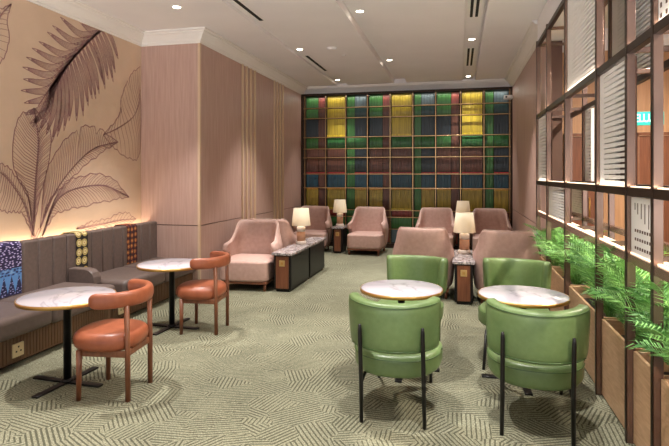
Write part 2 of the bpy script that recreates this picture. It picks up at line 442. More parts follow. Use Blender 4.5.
def leaf(mid, A, B, veins=34, lead=.1, w=.011, notch=()):
    m = smooth_pts(mid, 30); ribbon(m, w*1.1); m2 = [p+Vector((.014, .008)) for p in m[:24]]; ribbon(m2, w*.6)
    for side in (A, B):
        s = smooth_pts(side, 40)
        s = [p+Vector((0, .012*math.sin(i*1.9)+.008*math.sin(i*.8))) if 2 < i < 38 else p for i, p in enumerate(s)]
        for a, c in notch:
            if side is A:
                i = int(a*40); s[i] = s[i].lerp(at(m, a-.06), c)
        ribbon(s, w)
        for k in range(veins):
            t = .06+.88*k/(veins-1)
            p, q = at(m, t), at(s, min(t+lead*(1-t*.6), .99))
            r = (p+q)/2+(q-p).orthogonal()*.06
            ribbon([p, p.lerp(r, .6), r, r.lerp(q, .6), q], (w*.8, w*.35))
leaf([(4.567, .96), (4.58, 1.291), (4.607, 1.602), (4.633, 1.917), (4.58, 2.245)], [(4.567, .96), (4.502, 1.304), (4.317, 1.649), (4.365, 2.089), (4.58, 2.245)], [(4.567, .96), (4.66, 1.34), (4.771, 1.657), (4.799, 2.035), (4.58, 2.245)], 40)
leaf([(4.66, .992), (4.871, 1.364), (5.178, 1.665), (5.518, 1.877), (5.959, 1.977)], [(4.66, .992), (4.757, 1.604), (5.098, 2.003), (5.465, 2.139), (5.959, 1.977)], [(4.66, .992), (4.799, 1.281), (5.13, 1.527), (5.572, 1.794), (5.959, 1.977)], 44, notch=((.62, .35), (.8, .3)))
leaf([(4.687, .905), (4.886, 1.255), (5.178, 1.389), (5.703, 1.413), (6.191, 1.256)], [(4.687, .905), (4.915, 1.352), (5.227, 1.527), (5.76, 1.537), (6.191, 1.256)], [(4.687, .905), (4.886, 1.123), (5.259, 1.178), (5.838, 1.232), (6.191, 1.256)], 38)
leaf([(4.567, .919), (4.451, 1.246), (4.305, 1.451), (4.188, 1.56), (4.033, 1.634)], [(4.567, .919), (4.502, 1.345), (4.365, 1.52), (4.2, 1.656), (4.033, 1.634)], [(4.567, .919), (4.426, 1.157), (4.281, 1.187), (4.121, 1.255), (4.033, 1.634)], 20)
leaf([(5.665, 2.045), (5.959, 2.158), (6.258, 2.319), (6.40, 2.517), (6.44, 2.729)], [(5.665, 2.045), (5.979, 2.328), (6.021, 2.554), (6.213, 2.877), (6.44, 3.05)], [(5.665, 2.045), (5.918, 1.871), (6.302, 1.753), (6.44, 1.897), (6.46, 2.313)], 16, notch=((.4, .4), (.7, .4)))
leaf([(5.194, .928), (5.465, .937), (5.76, .947), (6.042, .961), (6.348, .949)], [(5.194, .928), (5.43, .985), (5.722, 1.0), (6.084, 1.06), (6.348, .949)], [(5.194, .928), (5.5, .898), (5.799, .893), (6.127, .888), (6.348, .949)], 16, w=.008)
leaf([(4.012, 2.529), (4.055, 2.725), (4.099, 2.906), (4.165, 3.077), (4.293, 3.233)], [(4.012, 2.529), (3.928, 2.714), (3.97, 2.89), (4.077, 3.07), (4.293, 3.233)], [(4.012, 2.529), (4.177, 2.638), (4.269, 2.873), (4.245, 3.052), (4.293, 3.233)], 12, notch=((.5, .3),))
leaf([(3.0, 1.0), (3.3, 1.5), (3.6, 1.95), (3.8, 2.2), (3.9, 2.35)], [(3.0, 1.0), (3.1, 1.7), (3.4, 2.1), (3.7, 2.35), (3.9, 2.35)], [(3.0, 1.0), (3.5, 1.3), (3.8, 1.7), (3.95, 2.05), (3.9, 2.35)], 26)
for a, c in (((4.567, .96), (4.541, .8)), ((4.66, .992), (4.54, .8)), ((4.687, .905), (4.6, .8)), ((4.567, .92), (4.66, .8))):
    for o in (-.018, .018): ribbon(smooth_pts([(a[0]+o, a[1]), ((a[0]+c[0])/2+o, (a[1]+c[1])/2), (c[0]+o, c[1])], 6), .009)
# the big palm frond
rach = smooth_pts([(5.70, 3.40), (5.43, 3.163), (5.178, 2.916), (4.975, 2.694), (4.799, 2.488), (4.633, 2.273)], 40)
ribbon(rach, (.035, .012))
def leaflet(p, q, w, bend):
    m = smooth_pts([p, (p+q)/2+(q-p).orthogonal()*bend, q], 12)
    L, R = [], []
    for i, x in enumerate(m):
        t = i/12; ww = w*math.sin(PI*min(1, t*.93+.07))**.7
        d = (m[min(i+1, 12)]-m[max(i-1, 0)]).normalized(); n = Vector((-d.y, d.x)); L.append(x+n*ww/2); R.append(x-n*ww/2)
    ribbon(L, .008); ribbon(R, .008)
    for f in (.2, .4, .6, .8): ribbon([l.lerp(r, f) for l, r in zip(L[:-1], R[:-1])], .0055)
TL = [(5.25, 3.33), (4.945, 3.296), (4.83, 3.17), (4.757, 3.08), (4.64, 2.95), (4.55, 2.86), (4.477, 2.75), (4.43, 2.64), (4.44, 2.52), (4.41, 2.40), (4.45, 2.28), (4.47, 2.16), (4.53, 2.08)]
for k, q in enumerate(TL): leaflet(at(rach, .02+.80*k/len(TL)), Vector(q), .072, .17)
TR = [(5.959, 3.05), (5.90, 2.86), (5.858, 2.735), (5.76, 2.75), (5.70, 2.62), (5.665, 2.70), (5.591, 2.542), (5.53, 2.47), (5.465, 2.463), (5.395, 2.37), (5.31, 2.24), (5.20, 2.17), (5.08, 2.16), (5.0, 2.04), (4.90, 1.97), (4.82, 1.90), (4.74, 1.98), (4.64, 2.0), (4.56, 2.05)]
for k, q in enumerate(TR): leaflet(at(rach, .0+.82*k/len(TR)), Vector(q), .065, .07)
tag(mur.build('leaf_mural', M['ink']), 'brown line-drawn palm and banana leaf mural on the tan left wall', 'mural')

# ---------------------------------------------------------------- banquette sofas along the mural
def banquette(label, y0, y1, cushions, arm, sockets):
    t = thing('banquette_sofa', label, 'sofa', (-3.9, y0, 0), 0, 'banquette sofas under the leaf mural')
    X, Y = 3.9, -y0
    b = MB(); b.box(-4.2+X, -3.5+X, y0+Y, y1+Y, .03, .245, .004)
    y = y0+.03
    while y < y1-.03:
        b.box(-3.502+X, -3.494+X, y+Y-.011, y+Y+.011, .045, .235, .003, 1); y += .034
    b.build('base', M['base_wood'], t)
    b = MB(); b.box(-4.18+X, -3.56+X, y0+Y+.01, y1+Y-.01, 0, .03); b.build('plinth', M['vent_dark'], t)
    for c0, c1 in cushions:
        b = MB(); b.box(-4.06+X, -3.42+X, c0+Y+.002, c1+Y-.002, .25, .43, .05, 5); b.build('seat_cushion', M['taupe'], t)
    b = MB(); y = y1
    b.box(-4.21+X, -4.12+X, y0+Y, y1+Y, .25, .89, .01)
    while y > y0+.05:
        ya = max(y-.19, y0)
        b.box(-4.16+X, -4.03+X, ya+Y+.001, y+Y-.001, .40, .915, .022, 3); y -= .19
    b.build('backrest', M['taupe'], t)
    if arm:
        b = MB()
        out = []
        for z, xf in ((.40, -3.71), (.47, -3.715), (.515, -3.735), (.545, -3.775), (.555, -3.83)): out.append((xf+X, z))
        out += [(-4.016+X, .555), (-4.016+X, .40)]
        b.loft([[(x, arm[0]+Y, z) for x, z in out], [(x, arm[0]+Y+.012, z+.008) for x, z in out], [(x, arm[1]+Y-.012, z+.008) for x, z in out], [(x, arm[1]+Y, z) for x, z in out]], smooth=False)
        b.build('armrest', M['taupe'], t)
    for sy in sockets:
        b = MB(); b.box(-3.497+X, -3.483+X, sy+Y-.055, sy+Y+.055, .075, .185, .004)
        k = b.build('power_socket', M['socket'], t)
        k['label'] = 'cream power socket plate'
        for dy, dz in ((0, .155), (-.022, .12), (.022, .12)):
            b = MB(); b.box(-3.484+X, -3.481+X, sy+Y+dy-.007, sy+Y+dy+.007, dz-.006, dz+.006)
            b.build('socket_hole', M['vent_dark'], k)
    return t
banquette('taupe leather banquette nearest the camera, with a blue batik runner on its back', 1.6, 4.745, [(1.62, 2.75), (2.75, 3.88), (3.88, 4.745)], None, [3.56])
banquette('taupe leather banquette in the corner by the wood block, with a sloping armrest', 4.75, 6.46, [(4.88, 5.67), (5.67, 6.455)], (4.755, 4.873), [4.91])
def runner(name, lab, y0, y1, m, zb=.436):
    # draped over the top of the back and down its front
    path = [(-4.217, .80), (-4.217, .905), (-4.19, .925), (-4.10, .927), (-4.05, .924), (-4.026, .90), (-4.022, .80), (-4.022, .60), (-4.022, zb)]
    o2 = [(x-.002 if i > 3 else x+.001, z-.003) for i, (x, z) in enumerate(path)]
    ring = path+list(reversed([(x-.004, z) if z < .9 else (x, z-.004) for x, z in path]))
    b = MB(); b.loft([[(x, y0, z) for x, z in ring], [(x, y1, z) for x, z in ring]], smooth=False)
    tag(b.build(name, m), lab, 'textile runner', 'patterned textile runners on the banquette backs')
runner('textile_runner', 'blue and purple batik runner with triangle border over the near banquette back', 3.74, 4.146, M['batik'])
runner('textile_runner', 'black runner with large cream and gold rosettes, just behind the sofa arm', 4.875, 5.06, M['songket_gold'])
runner('textile_runner', 'narrow dark red and gold runner nearest the wood block', 5.77, 5.98, M['songket_red'])
# warm cove strip hidden behind the sofa backs
b = MB(); b.box(-4.275, -4.235, 1.7, 6.4, .80, .815)
tag(b.build('cove_light_strip', M['led']), 'warm linear light strip glowing behind the banquette backs', 'light strip')
light('cove_beam', 'AREA', (-4.25, 4.1, .83), 13, (1, .80, .56), rot=(PI, 0, 0), shape='RECTANGLE', size=.05, size_y=4.7)

# ---------------------------------------------------------------- cafe tables
def cafe_table(label, loc, r, rim, rz=0, group='round marble cafe tables'):
    t = thing('cafe_table', label, 'table', loc, rz, group)
    b = MB(); b.lathe([(.05, .622), (r-.006, .622), (r-.002, .626), (r-.002, .644), (r-.006, .648), (.05, .648)], n=64); b.build('table_top', M['marble'], t)
    b = MB(); b.lathe([(r-.002, .621), (r+.004, .621), (r+.004, .646), (r-.002, .646)], n=64, caps=False); k = b.build('rim_band', M['brass'] if rim else M['marble'], t)
    b = MB(); b.lathe([(.028, .02), (.028, .60), (.09, .602), (.09, .621)], n=20); b.build('column', M['black'], t)
    b = MB()
    for k in range(4):
        a = k*PI/2
        b.box(0, .30, -.026, .026, 0, .014, .003, 1, T=Matrix.Rotation(a, 4, 'Z'))
    b.lathe([(.045, .014), (.045, .022), (.03, .03)], n=20)
    b.build('cross_base', M['black'], t)
    return t
cafe_table('round marble table with brass rim, nearest the camera on the left', (-2.85, 3.36, 0), .335, True, -.05)
cafe_table('round marble table with brass rim in front of the wood block', (-2.85, 4.83, 0), .335, True, -.05)
cafe_table('round white marble table between the two left green chairs', (-.45, 4.22, 0), .325, True, .03, 'round tables between green chairs')
cafe_table('round white marble table between the two right green chairs, next to the planter', (.47, 4.2, 0), .325, True, .03, 'round tables between green chairs')

# ---------------------------------------------------------------- terracotta chairs
def orange_chair(label, loc, rz):
    t = thing('dining_chair', label, 'chair', loc, rz, 'terracotta leather chairs by the banquettes')   # faces -X
    b = MB(); b.loft(puck(.235, .235, .335, .465, 2.6, .058, .012, cx=-.03)); b.build('seat', M['orange'], t)
    # curved back band, a thick padded C open towards the table
    pts = []; rr = []
    for k in range(25):
        a = math.radians(-94+188*k/24)
        x, y = -.03+.255*math.cos(a), .262*math.sin(a)
        pts.append((x-.0*abs(a), y, .70)); rr.append(.03 if k in (0, 24) else .05)
    n = 18; rings = []
    for k, (p, r) in enumerate(zip(pts, rr)):
        a = math.radians(-94+188*k/24); nx, ny = math.cos(a), math.sin(a)
        rings.append([(p[0]+nx*r*.62*se(math.cos(2*PI*j/n), .75), p[1]+ny*r*.62*se(math.cos(2*PI*j/n), .75), p[2]+r*1.08*se(math.sin(2*PI*j/n), .75)) for j in range(n)])
    b = MB(); b.loft(rings); b.build('backrest', M['orange'], t, sub=1)
    for sy in (-1, 1):
        b = MB(); b.tube([(.18, sy*.165, 0), (.178, sy*.168, .35), (.172, sy*.17, .66)], .018, 14); b.build('leg', M['walnut'], t)
        b = MB(); b.tube([(-.165, sy*.19, 0), (-.162, sy*.187, .345)], [.016, .02], 14); b.build('leg', M['walnut'], t)
    b = MB()
    b.box(.155, .18, -.16, .16, .30, .345, .006); b.box(-.17, -.145, -.18, .18, .30, .345, .006)
    for sy in (-1, 1): b.box(-.16, .17, sy*.172-.011, sy*.172+.011, .30, .345, .006)
    b.build('seat_frame', M['walnut'], t)
    return t
oc = orange_chair('terracotta leather chair with walnut legs at the nearest left table', (-2.405, 3.315, 0), math.radians(7))
dup(oc, 'terracotta leather chair with walnut legs at the table before the wood block', (-2.485, 4.83, 0), math.radians(6))

# ---------------------------------------------------------------- green chairs
def green_chair(label, loc, rz):
    t = thing('lounge_chair', label, 'chair', loc, rz, 'green leather chairs at the round tables')   # faces +Y
    def shape(x, y, z):  # seat: rounder at the back, a little squarer in front
        return (x*(1.0 if y > 0 else 1-.10*abs(y)/.3), y, z)
    b = MB(); b.loft(puck(.295, .31, .285, .425, 2.5, .04, .01, cy=-.06, n=48, fn=shape)); b.build('seat', M['green'], t)
    b = MB(); b.tube([(.295*.985*se(math.cos(2*PI*k/48), .8)*(1-.1*(math.sin(2*PI*k/48) < 0)*abs(math.sin(2*PI*k/48))), -.06+.31*.985*se(math.sin(2*PI*k/48), .8), .398) for k in range(48)], .0035, 6)
    b.build('piping', M['green_seam'], t)
    st = []; N = 26
    for k in range(N+1):
        s = -1+2*k/N
        x = .252*math.sin(s*PI/2*.86)/math.sin(PI/2*.86)
        y = -.435+.205*(1-math.cos(s*PI/2*.86))/(1-math.cos(PI/2*.86))
        dx = math.cos(s*1.05); nx, ny = math.sin(s*1.05), -dx
        e = min(1, (1-abs(s))/.10); e = math.sqrt(max(0, 1-(1-e)**2))
        th = .014+.031*e; ins = (1-e)*.035
        st.append(((x, y), (nx, ny), th, .472+ins, .775+.02*abs(s)**2-ins, .06))
    b = MB(); b.loft(shell(st, 24, .42)); b.build('backrest', M['green'], t)
    # seam line running round the rear face
    top = []
    for (c, nrm, th, zb, zt, ln) in st[2:-2]: top.append((c[0]+nrm[0]*(th*.93+ln*(zt-zb)*.93), c[1]+nrm[1]*(th*.93+ln*(zt-zb)*.93), zt-.02))
    bot = [(c[0]+nrm[0]*(th*.95), c[1]+nrm[1]*(th*.95), zb+.018) for (c, nrm, th, zb, zt, ln) in st[2:-2]]
    b = MB(); b.tube(top, .003, 6); b.tube(bot, .003, 6); b.build('piping', M['green_seam'], t)
    for sx in (-1, 1):
        b = MB(); b.tube([(sx*.196, -.36, 0), (sx*.192, -.395, .28), (sx*.19, -.452, .61), (sx*.19, -.454, 0.64)], [.012, .0135, .0125, .008], 12); b.build('leg', M['black'], t)
        b = MB(); b.tube([(sx*.196, .385, 0), (sx*.192, .25, .283)], .0115, 12); b.build('leg', M['black'], t)
        b = MB(); b.tube([(sx*.192, -.392, .262), (sx*.192, -.30, .272), (sx*.192, .25, .272)], .011, 10); b.build('side_rail', M['black'], t)
    return t
gc = green_chair('green leather chair seen from behind, left of the two nearest the camera', (-.40, 3.605, 0), math.radians(0))
dup(gc, 'green leather chair seen from behind, right of the two nearest the camera', (.475, 3.62, 0), math.radians(-5))
dup(gc, 'green leather chair facing the camera behind the left green-chair table', (-.43, 4.66, 0), math.radians(180-9))
dup(gc, 'green leather chair facing the camera behind the right table, beside the planter', (.45, 4.68, 0), math.radians(180-10))

# ---------------------------------------------------------------- rose armchairs
def armchair(label, loc, rz):
    t = thing('armchair', label, 'armchair', loc, rz, 'rose taupe lounge armchairs')   # faces -Y
    b = MB(); b.loft([[(x, y, z) for x, y, z in r] for r in puck(.338, .36, .125, .40, 9, .035, .012, cy=-.03, n=56)]); b.build('seat', M['pink'], t)
    b = MB(); b.box(-.325, .325, -.375, .33, .095, .125, .005); b.build('base_frame', M['walnut'], t)
    for sx in (-1, 1):
        for yy in (-.335, .29):
            b = MB(); b.lathe([(.016, 0), (.024, .095)], n=14, cx=sx*.29, cy=yy); b.build('leg', M['walnut'], t)
    st = []; N = 44
    P = smooth_pts([(-.352, -.14), (-.348, -.02), (-.34, .12), (-.315, .25), (-.24, .325), (-.1, .345), (.1, .345), (.24, .325), (.315, .25), (.34, .12), (.348, -.02), (.352, -.14)], N)
    ztop = lambda u: .89 if u < .34 else (.89-.27*(.5-.5*math.cos((u-.34)/.42*PI)) if u < .76 else .62-.02*(u-.76)/.24)
    zbot = lambda u: .14 if u < .62 else min(.47, .14+.33*(u-.62)/.2)
    for k, p in enumerate(P):
        u = abs(-1+2*k/N)
        d = (P[min(k+1, N)]-P[max(k-1, 0)]).normalized(); n = Vector((-d.y, d.x))
        e = min(1, (1-u)/.05); e = math.sqrt(max(0, 1-(1-e)**2)); th = .012+.033*e
        ins = (1-e)*.03
        st.append(((p.x, p.y), (n.x, n.y), th, zbot(u)+ins, ztop(u)-ins, .09 if u < .5 else .09*(1-min(1, (u-.5)/.3))))
    tp = lambda x, y, z: (x*(1-.19*(lambda q: q*q*(3-2*q))(max(0, min(1, (z-.50)/.26)))), y, z)
    b = MB(); b.loft([[tp(*q) for q in r] for r in shell(st, 20, .6)]); b.build('wraparound_back', M['pink'], t, sub=1)
    edge = [tp(c[0]+nr[0]*ln*(zt-zb), c[1]+nr[1]*ln*(zt-zb), zt+.001) for c, nr, th, zb, zt, ln in st[1:-1]]
    b = MB(); b.tube(edge, .006, 6); b.build('piping', M['pink_seam'], t)
    return t
ac = armchair('rose armchair facing the camera beside the long left console', (-2.83, 6.90, 0), math.radians(4))
for lab, x, y, a in (('rose armchair seen from behind the long left console, back to back with another', -2.805, 7.80, 180),
                     ('rose armchair in the back left corner facing the camera', -2.93, 10.33, 3),
                     ('rose armchair against the textile wall, right of the small back side table', -1.78, 10.33, -2),
                     ('rose armchair seen from behind, left of the middle lamp', -.45, 7.0, 180),
                     ('rose armchair seen from behind, between middle lamp and planter', .56, 6.88, 180),
                     ('rose armchair against the textile wall, left of the rear right lamp', -.44, 10.33, 0),
                     ('rose armchair in the back right corner by the wood wall', .58, 10.33, 0)):
    dup(ac, lab, (x, y, 0), math.radians(a))

# ---------------------------------------------------------------- consoles and lamps
def console(label, x0, x1, y0, y1, cabinets, group):
    t = thing('side_console', label, 'side table', ((x0+x1)/2, (y0+y1)/2, 0), 0, group)
    hx, hy = (x1-x0)/2, (y1-y0)/2
    b = MB(); b.box(-hx, hx, -hy, hy, .485, .52, .006); b.build('marble_top', M['grey_marble'], t)
    n = cabinets; L = 2*hy/n
    for k in range(n):
        a, c = -hy+k*L+.03, -hy+(k+1)*L-.03
        b = MB(); b.box(-hx+.025, hx-.025, a, c, .03, .485, .003, 1)
        b.box(-hx+.05, hx-.05, a+.02, c-.02, 0, .03)
        for sx in (-1, 1):   # framed lacquer side panels
            b.box(sx*(hx-.025)-.003, sx*(hx-.025)+.003, a+.03, c-.03, .06, .455, .002, 1)
        b.build('cabinet', M['gloss_black'], t)
    b = MB(); b.box(-hx+.055, hx-.055, -hy+.018, -hy+.032, .045, .47, .002, 1); f = b.build('front_panel', M['walnut'], t)
    b = MB(); b.box(-.038, .038, -hy+.010, -hy+.018, .34, .42, .003, 1); s = b.build('power_socket', M['socket_gold'], f)
    b = MB(); b.box(-.016, .016, -hy+.007, -hy+.010, .365, .397); b.build('socket_hole', M['brass'], s)
    return t
console('long black console with grey marble top beside the left armchairs', -2.42, -2.135, 6.58, 8.42, 2, 'marble topped consoles')
console('black console with grey marble top between the two middle armchairs', -.075, .185, 6.42, 7.45, 1, 'marble topped consoles')
console('small marble topped side table at the textile wall, between two armchairs', -2.46, -2.22, 10.1, 10.55, 1, 'marble topped consoles')
console('small marble topped side table behind the middle console, at the textile wall', -.045, .195, 10.1, 10.55, 1, 'marble topped consoles')
def lamp(label, loc):
    t = thing('table_lamp', label, 'lamp', loc, 0, 'cream table lamps')
    b = MB(); b.lathe([(.075, 0), (.078, .004), (.078, .045), (.072, .05), (.066, .052)], n=32); b.build('foot', M['cream_stone'], t)
    b = MB(); b.lathe([(.064, .052), (.064, .19)], n=32); b.build('wooden_body', M['lamp_wood'], t)
    b = MB(); b.lathe([(.064, .19), (.064, .255), (.05, .262), (.012, .264), (.012, .31)], n=32); b.build('neck', M['cream_stone'], t)
    b = MB()
    b.lathe([(.142, .28), (.112, .535), (.109, .535), (.139, .28)], n=40, caps=False)
    b.loft([[((.142 if i in (0, 3) else .139)*0+q*math.cos(2*PI*k/40), q*math.sin(2*PI*k/40), z) for k in range(40)] for i, (q, z) in enumerate(((.142, .28), (.139, .28)))], caps=False)
    b.build('lamp_shade', M['shade_tree'] or M['shade'], t)
    b = MB(); b.lathe([(.008, .30), (.022, .33), (.03, .37), (.02, .41), (.004, .42)], n=20); b.build('bulb', M['bulb'], t)
    light('lamp_glow', 'POINT', (0, 0, .44), .5, (1, .8, .58), parent=t, shadow_soft_size=.03)
    return t
M['bulb'] = emit('warm_bulb', (255, 220, 170), 1.5)
k = NT('shade_linen_translucent', .8); k.b.inputs['Base Color'].default_value = lin((240, 230, 208))
tr = k.n('ShaderNodeBsdfTranslucent'); tr.inputs[0].default_value = lin((240, 226, 198)); mx = k.n('ShaderNodeMixShader'); mx.inputs[0].default_value = .3
k.l(k.b.outputs[0], mx.inputs[1]); k.l(tr.outputs[0], mx.inputs[2]); k.l(mx.outputs[0], k.t.nodes['Material Output'].inputs[0]); M['shade_tree'] = k.m
lp = lamp('cream shaded table lamp on the long left console', (-2.29, 7.5, .52))
def duplamp(lab, loc):
    c = copy_tree(lp); c.location = loc; c['label'] = lab
duplamp('cream shaded table lamp on the middle console between two armchairs', (.07, 7.1, .52))
duplamp('cream shaded lamp on the small side table left of centre, at the textile wall', (-2.33, 10.3, .52))
duplamp('cream shaded lamp partly hidden behind the middle lamp, at the textile wall', (.075, 10.3, .52))

# ---------------------------------------------------------------- woven textile wall
t = thing('woven_textile_screen', 'multicoloured woven textile screen in a bronze grid filling the back wall', 'wall screen', (0, 11.3, 0))
cols = [(-3.30, -3.03, 'G2'), (-3.02, -2.87, 'R'), (-2.82, -2.42, 'Y'), (-2.375, -2.21, 'G'), (-2.20, -1.95, 'B'), (-1.885, -1.60, 'G2'), (-1.59, -1.45, 'R'), (-1.405, -.98, 'Y'),
        (-.915, -.78, 'G'), (-.77, -.50, 'B'), (-.45, -.165, 'G2'), (-.155, 0, 'R'), (.06, .465, 'Y'), (.53, .685, 'G'), (.70, .98, 'B')]
zr = [3.29, 3.015, 2.79, 2.373, 2.122, 1.928, 1.571, 1.271, .798, .652, .40, .1]
rowc = {'Y': 'yellow yellow yellow darkgreen brown brown blue olive crimson green greyblue',
        'G2': 'green green navy green brown brown blue olive crimson green blue',
        'R': 'red brown brown brown brown brown brown brown brown brown red',
        'G': 'green green green green green green darkgreen green green green green',
        'B': 'greyblue teal navy darkgreen navy navy blue olive crimson green greyblue'}
names = list(FAB); fm = [M['f_'+n_] for n_ in names]
rnd = random.Random(3)
for x0, x1, ty in cols:
    b = MB()
    for r, cn in enumerate(rowc[ty].split()):
        za, zb = zr[r], zr[r+1]
        mi = names.index(cn); h = za-zb
        # ribbons hang slightly bellied between the rails
        N = 8; nx_ = max(6, int((x1-x0)/.02))
        ph = rnd.random()*6
        g = []
        for i in range(N+1):
            w = i/N; z = za-.012-(h-.024)*w
            row = []
            for j in range(nx_+1):
                x = x0+(x1-x0)*j/nx_
                y = -.075-.02*math.sin(PI*w)*(1 if (r % 2) else .4)-.0015*math.sin(j*2.1+ph)
                row.append(b.bm.verts.new((x, y, z)))
            g.append(row)
        b.mi = mi
        for i in range(N):
            for j in range(nx_): b.face((g[i][j], g[i][j+1], g[i+1][j+1], g[i+1][j]))
    def strip(z, h, cn):  # lemon and amber strips put the brightness of lit panel edges into colour
        b.box(x0, x1, -.118, -.108, z, z+h, mat=names.index(cn))
    if ty == 'Y': strip(2.39, .035, 'lemon')
    if ty in ('Y', 'G2', 'B', 'R'): strip(1.585, .022, 'scarlet')
    if ty in ('Y', 'G2', 'B'): strip(1.235, .022, 'amber')
    if ty in ('Y', 'G2'): strip(.815, .02, 'lemon')
    o = b.build('woven_panel', fm, t)
    sm = o.modifiers.new('s', 'SOLIDIFY'); sm.thickness = .004
for x in (-2.845, -2.398, -1.918, -1.428, -.948, -.475, .03, .498, 1.0, -3.32):
    b = MB(); b.box(x-.016, x+.016, -.141, -.02, .04, 3.29, .003, 1); b.box(x-.007, x+.007, -.149, -.141, .04, 3.29, mat=1); b.build('post', [M['dark_bronze'], M['gold_rail']], t)
for i, z in enumerate(zr[1:-1]):
    b = MB(); b.box(-3.36, 1.02, -.165, -.142, z-.008, z+.008, .002, 1); b.build('rail', M['gold_rail'], t)
b = MB(); b.box(-3.4, 1.05, -.17, 0, 3.29, 3.335, .003, 1); b.box(-3.4, -3.345, -.17, 0, 0, 3.29, .003, 1); b.box(1.025, 1.05, -.17, 0, 0, 3.29, .003, 1); b.box(-3.34, 1.02, -.17, 0, 0, .09, .003, 1)
b.build('outer_frame', M['dark_bronze'], t)
light('textile_wash', 'AREA', (-1.16, 11.3-.14, 3.27), 9, (1, .93, .82), rot=(math.radians(-12), 0, 0), shape='RECTANGLE', size=4.2, size_y=.03)

# ---------------------------------------------------------------- lattice partition
YS = [1.55, 2.25, 2.93, 3.355, 4.045, 5.175, 6.205, 6.975]
ZS = [1.10, 1.48, 2.30, 3.20]
t = thing('lattice_partition', 'tall bronze double lattice partition with white louvred panels along the planter', 'partition', (.94, 1.5, 0))
OX, OY = -.94, -1.5
for xf, nm in ((.94, 'front'), (1.31, 'rear')):
    for y in YS:
        b = MB(); b.box(xf+OX+.004, xf+OX+.05, y-.015+OY, y+.015+OY, 0, 3.22, .002, 1); b.box(xf+OX, xf+OX+.004, y-.016+OY, y+.016+OY, 0, 3.22, mat=1); b.build('post', [M['bronze'], M['dark_bronze']], t)  # thin dark front strip: reflection of the dim room put into the colour
    for z in ZS:
        b = MB()
        b.box(xf+OX+.004, xf+OX+.046, 1.5+OY, 6.985+OY, z-.05, z, .002, 1); r_ = b.build('rail', M['bronze'] if z < 1.2 else M['dark_bronze'], t)
for y in YS:      # short ties between the two lattices
    for z in ZS:
        b = MB(); b.box(.99+OX, 1.31+OX, y-.012+OY, y+.012+OY, z-.045, z-.012, .002, 1); b.build('tie_bar', M['bronze'], t)
for z, s0, s1 in ((1.10, 1.55, 6.975), (1.48, 1.55, 6.975)):
    b = MB(); b.box(.962+OX, .982+OX, s0+OY, s1+OY, z, z+.007); b.build('led_strip', M['led'], t)
def louver(x, y0, y1, z0, z1, n, style='slots'):
    b = MB(); Y0, Y1 = y0+.02+OY, y1-.02+OY; Z0, Z1 = z0+.005, z1-.055
    a = x+OX; c = a+.03
    if style == 'slots':
        b.box(a, c, Y1-.16*(Y1-Y0), Y1, Z0, Z1); b.box(a, c, Y0, Y0+.02, Z0, Z1)
        b.box(c+.006, c+.012, Y0, Y1, Z0, Z1, mat=1)  # dark sheet added behind the open slots to colour in their shade
        p = (Z1-Z0)/n; ya, yb = Y0+.02, Y1-.16*(Y1-Y0)
        for k in range(n):
            zc = Z0+p*(k+.5); hb = p*.5
            # slat: tapered so the slot is wide near the low end and pinches out towards the far end
            g0, g1 = p*.42, p*.18
            ym = ya+(yb-ya)*.5
            for (yy0, yy1, g) in ((ya, ym, g0), (ym, yb, g1)):
                b.box(a, c, yy0, yy1, zc-hb+g/2, zc+hb-g/2)
    elif style == 'pattern':
        b.box(a, c, Y0, Y1, Z0, Z1)
        b.mi = 1
        for k, (yy, top) in enumerate(((.25, .9), (.4, .9), (.55, .9), (.7, .9), (.82, .9))):
            y = Y0+(Y1-Y0)*yy; b.box(a-.002, a, y-.004, y+.004, Z0+(Z1-Z0)*(.5+.07*k), Z0+(Z1-Z0)*top, mat=1)
        for z in (.12, .27, .42):
            for q in range(7):
                y = Y0+(Y1-Y0)*(.2+.1*q); zz = Z0+(Z1-Z0)*z
                b.box(a-.002, a, y-.010, y+.010, zz-.008, zz+.008, mat=1)
    elif style == 'dots':
        b.box(a, c, Y0, Y1, Z0, Z1)
        for i in range(9):
            for j in range(16):
                y = Y0+(Y1-Y0)*(i+.5)/9; z = Z0+(Z1-Z0)*(j+.5)/16
                b.box(a-.002, a, y-.010, y+.010, z-.012, z+.012, mat=1)
    b.build('louver_panel', [M['louver'], M['groove']], t)
louver(.965, 3.355, 4.045, 1.48, 2.30, 22)
louver(.965, 4.045, 5.175, 2.30, 3.20, 24)
louver(.965, 6.205, 6.975, 1.48, 2.30, 20)
louver(.965, 5.175, 6.205, 1.10, 1.48, 12)
louver(.965, 2.93, 3.355, 1.10, 1.48, 1, 'pattern')
louver(.965, 2.25, 2.93, 2.30, 3.20, 1, 'dots')
louver(1.335, 4.045, 5.175, 2.30, 3.20, 24)
louver(1.335, 5.9, 6.205, 1.48, 2.30, 22)
louver(1.335, 6.205, 6.975, 1.10, 1.48, 12)
louver(1.335, 2.93, 3.355, 2.30, 3.20, 24)

for z in (1.49, 2.31):
    light('rail_uplight', 'AREA', (.958, 4.4, z), 3.5, (1, .86, .68), rot=(PI, math.radians(-12), 0), shape='RECTANGLE', size=.02, size_y=5.0)
b = MB(); b.box(1.14+OX, 1.16+OX, 1.56+OY, 6.97+OY, 1.04, 1.052); b.build('led_strip', M['led'], t)
light('plant_light', 'AREA', (1.15, 4.3, 1.035), 15, (1, .93, .82), shape='RECTANGLE', size=.04, size_y=5.2)
